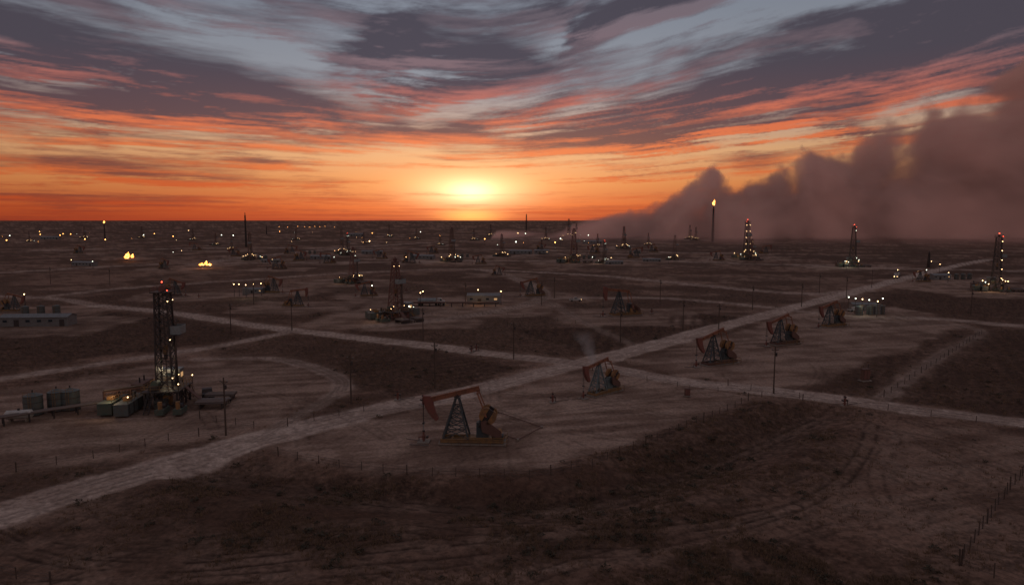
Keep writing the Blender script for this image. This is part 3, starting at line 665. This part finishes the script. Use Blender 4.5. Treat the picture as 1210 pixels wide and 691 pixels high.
ROADS=[(smoothpl(g([(-120,640),(0,606),(110,574),(250,534),(345,508),(450,483),(560,461),(640,440),(690,428),(760,411),(850,386),(950,360),(1060,331),(1120,316),(1170,306)])),4.0,1.0),
 (smoothpl(g([(115,361),(200,369),(300,384),(400,396),(500,407),(600,420),(690,430),(800,449),(900,460),(1000,472),(1100,486),(1210,499),(1330,515)])),3.4,.95),
 (smoothpl(g([(-60,456),(0,447),(150,425),(270,406),(345,391)])),2.3,.8),
 (smoothpl(g([(115,361),(60,352),(-60,348)])),2.5,.6),
 (smoothpl(g([(560,318),(700,325),(830,337),(950,347),(1020,343)])),5,.5),
 (smoothpl(g([(640,352),(780,352),(880,360),(1000,373),(1100,376),(1210,385),(1300,390)])),3.2,.6),
 (smoothpl(g([(440,385),(560,372),(640,352),(620,333),(560,318),(420,322),(300,330),(150,340),(40,352)])),3.6,.42),
 (smoothpl(g([(0,322),(200,312),(400,310),(600,308),(760,308),(900,312),(1100,318),(1300,322)])),6,.4),
 (smoothpl(g([(0,296),(300,293),(600,295),(900,300)])),9,.35),
 (smoothpl(g([(230,312),(330,300),(480,288),(640,281)])),9,.35),
 (smoothpl(g([(760,412),(700,385),(640,352)])),2.0,.25),
 (smoothpl(g([(1030,378),(1120,384),(1160,392),(1110,420),(1040,472)])),1.4,.35),
 (smoothpl(g([(235,424),(330,424),(395,443),(400,462),(350,492),(300,520)])),1.8,.5)]
PADP=[(g([(330,530),(400,545),(510,556),(620,561),(690,550),(790,510),(880,468),(800,452),(740,436),(690,436),(560,468),(430,494)]),.80),
 (g([(-60,470),(60,450),(180,430),(260,426),(340,430),(392,450),(385,470),(345,498),(230,522),(100,545),(-60,575)]),.60),
 (g([(745,425),(870,391),(950,366),(1060,362),(1150,385),(1110,396),(1000,438),(950,460),(860,454),(790,445)]),.62),
 (g([(1040,505),(1150,500),(1300,520),(1300,600),(1150,640),(1010,620),(960,585),(1010,540)]),.32),
 (g([(690,366),(780,366),(800,385),(680,385)]),.5),(g([(480,365),(600,360),(600,368),(470,376)]),.5),
 (g([(440,376),(510,376),(520,388),(430,388)]),.45)]
DARKP=[(g([(250,548),(400,560),(560,572),(640,572),(700,562),(800,520),(890,475),(960,480),(900,520),(780,575),(700,592),(600,600),(420,585),(260,560)]),.85),
 (g([(1040,474),(1160,394),(1330,400),(1330,510),(1210,494)]),.7),(g([(955,462),(1060,400),(1140,392),(1030,470)]),.6),
 (g([(600,388),(700,420),(760,405),(900,375),(820,370),(700,386)]),.9),
 (g([(400,428),(500,413),(630,434),(560,456),(470,468),(420,452)]),.85),
 (g([(130,366),(330,396),(150,418),(-60,446),(-60,385)]),.8),
 (g([(1060,340),(1250,352),(1250,376),(1090,370),(1030,356)]),.7),
 (g([(300,340),(430,352),(430,372),(300,378),(190,362)]),.5),
 (g([(800,650),(960,635),(1080,660),(1100,720),(760,720)]),.7),
 (g([(150,610),(330,560),(560,610),(420,650),(220,655)]),.5),
 (g([(700,600),(880,540),(980,520),(960,580),(800,630),(700,630)]),.35)]
ROWP={1:62,2:62,5:12,6:80,0:20,3:75,4:30,9:8,10:20}
TRACKS=[(smoothpl(g([(-20,625),(60,657),(200,668),(350,655),(520,640),(700,630),(830,620),(940,598)])),.85),
 (smoothpl(g([(1030,503),(1022,530),(985,575),(900,612),(800,635),(680,665),(560,705)])),.7),
 (smoothpl(g([(255,553),(420,577),(560,590),(680,588),(760,567),(860,532),(965,488)])),.9),
 (smoothpl(g([(1060,515),(1035,560),(1060,605),(1150,645),(1230,660)])),.45),
 (smoothpl(g([(930,640),(1060,600),(1210,572),(1300,560)])),.5),
 (smoothpl(g([(880,548),(960,515),(1060,510),(1190,540)])),.5),
 (smoothpl(g([(0,690),(200,685),(450,670),(620,655),(760,650)])),.75),
 (smoothpl(g([(40,700),(220,640),(420,622),(600,640),(760,640)])),.65),
 (smoothpl(g([(-20,612),(40,640),(180,652),(340,640),(520,622),(700,612),(820,600)])),.65),
 (smoothpl(g([(1000,700),(1060,640),(1180,600),(1260,590)])),.4),
 (smoothpl(g([(300,545),(220,570),(120,600),(30,640)])),.5)]
rr=random.Random(5)
for i in range(90):
    u=rr.uniform(-50,1260); v=rr.choice([rr.uniform(440,690),rr.uniform(380,560),rr.uniform(560,690)]); x,y=G(u,v); a=rr.choice([rr.uniform(-.5,.5),rr.uniform(0,6.28)]); k=rr.uniform(-.2,.2); P=[(x,y)]
    for j in range(10):
        x+=math.cos(a)*7;y+=math.sin(a)*7;a+=k; P.append((x,y))
    TRACKS.append((smoothpl(P,3),rr.uniform(.2,.45)))
EMB=TRACKS[2][0]
def fields(x,y):
    n1=fbm(x/14,y/14,1); n2=fbm(x/3,y/3,5,3); n3=fbm(x/60,y/60,9)
    bare=.05+.19*sst(n3,.4,.7)
    bare=np.full(x.shape,0,np.float32)+bare
    scrub=sst(fbm(x/38,y/26,21),.38,.60)*.62
    rut=np.zeros(x.shape,np.float32); r=np.hypot(x,y)
    for pi,(P,a) in enumerate(DARKP):
        sd_=sdpoly(x,y,P); d=sd_+(n1-.5)*9; k=sst(d,2.5,-2.5)*a; scrub=np.maximum(scrub,k); bare=bare*(1-k)
        if pi in ROWP:
            an=math.radians(ROWP[pi]); per=3.0 if pi in(0,9,10) else 3.6
            ph=(x*math.sin(an)-y*math.cos(an)+(n3-.5)*8)*2*math.pi/per
            rut=np.maximum(rut,k*(.5+.5*np.sin(ph))*.8*sst(n1,.25,.5)*sst(r,460,200))
    for P,a in PADP:
        d=sdpoly(x,y,P)+(n1-.5)*9+(n2-.5)*3; k=sst(d,2.5,-2.5); bare=np.maximum(bare,k*(a+.35*(n1-.5))); scrub=scrub*(1-k*.92); rut=rut*(1-k)
    for (px,py,r_) in PADS:
        if r_<=0: continue
        m=np.nonzero((abs(x-px)<r_*2)&(abs(y-py)<r_*2))[0]
        if not len(m): continue
        d=np.maximum(abs(x[m]-px)/1.25,abs(y[m]-py))-r_+(n1[m]-.5)*14
        k=sst(d,2.5,-2.5); bare[m]=np.maximum(bare[m],k*.5); scrub[m]=scrub[m]*(1-k)
    road=np.zeros(x.shape,np.float32)
    for P,wd,a in ROADS:
        d=pdist(x,y,P,wd+8); dn=d+(n2-.5)*1.6+(n1-.5)*2
        k=sst(dn,wd+.9,wd-.7)*a; road=np.maximum(road,k); sh=sst(dn,wd+5,wd)*.45; bare=np.maximum(bare,sh); scrub*=(1-k)*(1-sh*.7)
        rut=rut*(1-k)
        for o in(wd*.28,wd*.62): rut=np.maximum(rut,np.exp(-((d-o)/.35)**2)*.40*(n2>.35))
    for P,a in TRACKS:
        d=pdist(x,y,P,5); e=np.exp(-((d-.95)/.36)**2)*a*sst(n2,.28,.52); rut=np.maximum(rut,e); k=sst(d,2.6,1.0)*a*.35; bare=np.maximum(bare,k); scrub*=(1-k)
    de=pdist(x,y,EMB,16)
    ab=np.clip(1-road*1.2,0,1)*np.clip(1-bare*1.2,.12,1)
    z=((n1-.5)*1.0+(n2-.5)*.40+(fbm(x/.9,y/.9,44,2)-.5)*.18*sst(r,300,120))*ab*.8 -rut*.15*sst(r,250,120) -1.5*np.exp(-(de/5.5)**2)+.5*np.exp(-((de-9)/3.0)**2)*ab
    z=z-.10
    z=z*sst(r,6000,2500)
    return bare,road,scrub,rut,z
azs=np.concatenate([np.linspace(-180,-49,50,endpoint=False),np.linspace(-49,49,1280,endpoint=False),np.linspace(49,180,50,endpoint=False)])
rs=np.concatenate([np.linspace(.001,52,10,endpoint=False),1/np.linspace(1/52,1/3000,620),np.geomspace(3300,60000,16)])
A_,R_=np.meshgrid(np.radians(azs),rs); gx=(R_*np.sin(A_)).ravel(); gy=(R_*np.cos(A_)).ravel()
bare,road,scrub,rut,gz=fields(gx,gy)
nr,nc=len(rs),len(azs)
me=gridmesh('ground',np.stack([gx,gy,gz],1),nr,nc,True)
# soil colour (albedo) per vertex
r_=np.hypot(gx,gy); nearw=sst(r_,520,160)
nA=fbm(gx*.02,gy*.02,101,4); nB=fbm(gx*.16,gy*.16,131,5); nC=.5+(fbm(gx*1.1,gy*1.1,151,3)-.5)*(.25+.75*nearw); nD=.5+(fbm(gx*3.1,gy*3.1,181,2)-.5)*nearw
nS=fbm(gx*.035+gy*.012,gy*.42-gx*.10,171,5)
C3=lambda *a:np.array(a)
dirt=lerp(sst(nA*.35+nB*.35+nS*.3,.40,.60),C3(.100,.054,.038),C3(.225,.134,.098))
dirt=lerp(sst(nC*.6+nD*.4,.47,.62)*.62,dirt,C3(.050,.029,.021))
bareC=lerp(sst(nB*.6+nS*.4,.38,.62),C3(.225,.148,.114),C3(.365,.258,.204))
cc=lerp(np.clip(bare+(nC-.5)*1.8*bare*(1-bare)+(nS-.5)*.9*bare,0,1),dirt,bareC)
scv=np.clip(scrub*1.25+(nC-.5)*2.2*scrub+(nB-.5)*1.5*scrub+(nS-.5)*1.4*scrub,0,1)
cc=lerp(scv*.86,cc,lerp(sst(nD,.4,.6),C3(.038,.022,.016),C3(.105,.058,.040)))
cc=lerp(road,cc,lerp(sst(nC*.4+nB*.3+nS*.3,.38,.62),C3(.34,.25,.205),C3(.48,.37,.31)))
cc=lerp(np.clip(rut*(.5+nC),0,.95),cc,C3(.052,.030,.022))
at=me.attributes.new('soil_colour','FLOAT_COLOR','POINT'); at.data.foreach_set('color',np.concatenate([np.clip(cc,0,1),np.ones((len(cc),1))],1).astype(np.float32).ravel())
ground=top('ground',me)
m=bpy.data.materials.new('ground_dirt'); m.use_nodes=True; t=NT(m.node_tree); t.n.clear()
an=t.new('ShaderNodeAttribute',attribute_name='soil_colour'); ge=t.new('ShaderNodeNewGeometry')
nn=t.noise(ge.outputs['Position'],1.7,5,.72)
v=(nn-.5)*1.8+1.0; c=t.mix(1.0,an.outputs['Color'],t.comb(v,v,v),'MULTIPLY')
bs=t.new('ShaderNodeBsdfPrincipled'); t.put(bs.inputs['Base Color'],c); bs.inputs['Roughness'].default_value=.95; bs.inputs['Specular IOR Level'].default_value=.08
bp=t.new('ShaderNodeBump'); bp.inputs['Strength'].default_value=.9; bp.inputs['Distance'].default_value=.35; t.put(bp.inputs['Height'],nn); t.l.new(bp.outputs[0],bs.inputs['Normal'])
o=t.new('ShaderNodeOutputMaterial'); t.l.new(bs.outputs[0],o.inputs[0]); me.materials.append(m)
def gz_at(pts):
    x=np.array([p[0] for p in pts],float);y=np.array([p[1] for p in pts],float); return fields(x,y)[4]

# ------------------------------------------------------------------ dry grass & scrub (one mesh each)
mat('dry_grass_blades',(.18,.112,.068),.95,0,.5,(.06,.045,.03)); mat('scrub_leaf',(.055,.044,.028),.95,0,.5,(.03,.025,.02))
def scatter(name,N,nb,hmin,hmax,spread,matn,thr,rmax,bush=False):
    th=RNG.uniform(-math.radians(44),math.radians(44),N*3); r=1/RNG.uniform(1/rmax,1/58,N*3); x=r*np.sin(th);y=r*np.cos(th)
    b,rd,s,ru,z=fields(x,y); cl=fbm(x/5,y/5,77,3)
    pr=(s*.9+.12*(1-b))*(b<.5)*(rd<.2)*sst(cl,.38,.62); keep=RNG.random(len(x))<pr*thr
    x=x[keep][:N];y=y[keep][:N];z=z[keep][:N]; n=len(x)
    hh=RNG.uniform(hmin,hmax,n)
    an=RNG.uniform(0,2*np.pi,(n,nb)); rad=RNG.random((n,nb))**.5*spread*hh[:,None]
    cx=x[:,None]+np.cos(an)*rad; cy=y[:,None]+np.sin(an)*rad
    if bush:
        cz=z[:,None]+np.sqrt(np.clip(1-(rad/(spread*hh[:,None]))**2,0,1))*hh[:,None]*RNG.uniform(.3,1,(n,nb)); S=hh[:,None]*.28
        V=np.stack([np.stack([cx+RNG.normal(0,1,(n,nb))*S,cy+RNG.normal(0,1,(n,nb))*S,np.maximum(cz+RNG.normal(0,.7,(n,nb))*S,z[:,None]-.05)],-1) for _ in range(3)],2)
    else:
        wd=hh[:,None]*.12; ln=hh[:,None]*RNG.uniform(.5,1.1,(n,nb)); a2=RNG.uniform(0,2*np.pi,(n,nb)); lean=RNG.uniform(.1,.6,(n,nb))*ln
        V=np.stack([np.stack([cx-np.sin(a2)*wd,cy+np.cos(a2)*wd,z[:,None]-.05+0*cx],-1),np.stack([cx+np.sin(a2)*wd,cy-np.cos(a2)*wd,z[:,None]-.05+0*cx],-1),np.stack([cx+np.cos(an)*lean,cy+np.sin(an)*lean,z[:,None]+ln],-1)],2)
    V=V.reshape(-1,3); k=len(V)//3; me=bpy.data.meshes.new(name); me.vertices.add(len(V)); me.vertices.foreach_set('co',V.astype(np.float32).ravel()); me.loops.add(len(V)); me.polygons.add(k)
    me.loops.foreach_set('vertex_index',np.arange(len(V),dtype=np.int32)); me.polygons.foreach_set('loop_start',(np.arange(k)*3).astype(np.int32)); me.update(calc_edges=True); me.materials.append(MATS[matn]); top(name,me)
scatter('dry_grass',30000,7,.18,.5,.7,'dry_grass_blades',1.8,300)
scatter('desert_scrub',2600,30,.22,.65,1.1,'scrub_leaf',.6,380,True)

# ------------------------------------------------------------------ fences
def fence(px,step=3.0,h=1.3,pm='wood'):
    P=[Vector((*G(*p),0)) for p in px]; b=MB(); pts=[]
    for a,c in zip(P[:-1],P[1:]):
        n=max(1,int((c-a).length/step))
        for i in range(n): pts.append(a.lerp(c,i/n)+Vector((random.uniform(-.15,.15),random.uniform(-.1,.1),0)))
    pts.append(P[-1]); zz=gz_at(pts)
    pts=[Vector((p.x,p.y,float(z))) for p,z in zip(pts,zz)]
    for k,p in enumerate(pts):
        b.cyl(p-Vector((0,0,.3)),p+Vector((random.uniform(-.08,.08),0,h*(1.15 if k%6==0 else 1))),.09 if k%6==0 else .06,pm,n=6)
    for a,c in zip(pts[:-1],pts[1:]):
        for z in(.35,.75,1.15): b.beam(a+Vector((0,0,z)),c+Vector((0,0,z-.02)),.02,'dark_steel')
    top('wire_fence',b.mesh('wire_fence'))
fence([(328,538),(400,550),(510,561),(625,566),(700,553),(790,516),(884,473)])
fence([(20,556),(110,540),(200,520),(300,505)],3.5)
fence([(1134,668),(1162,625),(1186,588),(1212,556)],2.2,1.6); fence([(1134,668),(1175,684),(1230,700)],2.2,1.6)
fence([(235,494),(300,505)],3.5); fence([(340,502),(430,485)],4)
fence([(1045,468),(1100,432),(1160,394)],4.5); fence([(700,437),(800,456),(900,468),(1050,484),(1210,508)],6,1.2)
fence([(60,690),(20,680),(-30,665)],3); fence([(600,385),(690,415)],6); fence([(480,372),(600,372),(680,382)],8); fence([(860,455),(945,470)],5)

# ------------------------------------------------------------------ dust cloud (volume)
b=MB(); x0,x1,y0,y1,z0,z1=-40,2500,620,1860,-3,640
b.add([(x0,y0,z0),(x1,y0,z0),(x1,y1,z0),(x0,y1,z0),(x0,y0,z1),(x1,y0,z1),(x1,y1,z1),(x0,y1,z1)],[(0,3,2,1),(4,5,6,7),(0,1,5,4),(1,2,6,5),(2,3,7,6),(3,0,4,7)],'concrete')
dm=b.mesh('dust_cloud'); dm.materials.clear()
m=bpy.data.materials.new('dust_volume'); m.use_nodes=True; t=NT(m.node_tree); t.n.clear()
tc=t.new('ShaderNodeTexCoord'); sx=t.new('ShaderNodeSeparateXYZ'); t.l.new(tc.outputs['Object'],sx.inputs[0]); x,y,z=[E(t,sx.outputs[k]) for k in range(3)]
nn=t.noise(t.comb(x-y*.35,y*.20,z*1.1-y*.06),.0082,5,.60,.2)
prof=[(0,8),(100,12),(188,34),(307,62),(486,120),(585,155),(783,205),(942,235),(1041,285),(1200,350),(1500,420),(2500,500)]
Hb=E(t,t.ramp(x/2500.0,[(p/2500.0,(h/500.0,)*3+(1,)) for p,h in prof]))*500.0
edge=((Hb*1.0-z+(nn-.5)*(24.0+Hb*2.3))/(14.0+Hb*.34)).clamp()
front=t.smooth(y,640.0,1250.0)*.10+t.smooth(y,1220.0,1400.0)*.90
dn=edge*front*t.smooth(y,1860.0,1700.0)*(t.smooth(nn,.30,.66)*1.5+.15)*.0150
vs=t.new('ShaderNodeVolumePrincipled'); vs.inputs['Color'].default_value=(.72,.47,.41,1); t.put(vs.inputs['Density'],dn); vs.inputs['Anisotropy'].default_value=.0
vs.inputs['Emission Color'].default_value=(.044,.0200,.0172,1); t.put(vs.inputs['Emission Strength'],dn*(t.smooth(nn,.36,.66)*1.5+.2))  # faint emission put into the dust in place of multiply scattered light
o=t.new('ShaderNodeOutputMaterial'); t.l.new(vs.outputs[0],o.inputs['Volume']); dm.materials.append(m)
try: m.cycles.volume_step_rate=0.4
except Exception as ex: print(ex)
top('dust_cloud',dm)
p=G(703,462); b=MB(); sx0,sx1=p[0]-7,p[0]+5; sy0,sy1=p[1]-3,p[1]+3
b.add([(sx0,sy0,5),(sx1,sy0,5),(sx1,sy1,5),(sx0,sy1,5),(sx0,sy0,13),(sx1,sy0,13),(sx1,sy1,13),(sx0,sy1,13)],[(0,3,2,1),(4,5,6,7),(0,1,5,4),(1,2,6,5),(2,3,7,6),(3,0,4,7)],'concrete')
dm=b.mesh('steam_plume'); dm.materials.clear()
m=bpy.data.materials.new('steam_volume'); m.use_nodes=True; t=NT(m.node_tree); t.n.clear()
tc=t.new('ShaderNodeTexCoord'); sx=t.new('ShaderNodeSeparateXYZ'); t.l.new(tc.outputs['Object'],sx.inputs[0]); x,y,z=[E(t,sx.outputs[k]) for k in range(3)]
nn=t.noise(tc.outputs['Object'],.55,3,.6)
h=(z-5.0)/8.0; ax=(x-p[0]+h*3.0); ay=y-p[1]; rad=.5+h*2.4
dd=(ax*ax+ay*ay)/(rad*rad)
dn=((1.0-dd)+(nn-.5)*2.4).clamp()*(1.0-h)*t.smooth(h,0.0,.12)*.36
vs=t.new('ShaderNodeVolumePrincipled'); vs.inputs['Color'].default_value=(.9,.88,.88,1); t.put(vs.inputs['Density'],dn)
o=t.new('ShaderNodeOutputMaterial'); t.l.new(vs.outputs[0],o.inputs['Volume']); dm.materials.append(m)
top('steam_plume',dm)
print('objs',len(bpy.data.objects))
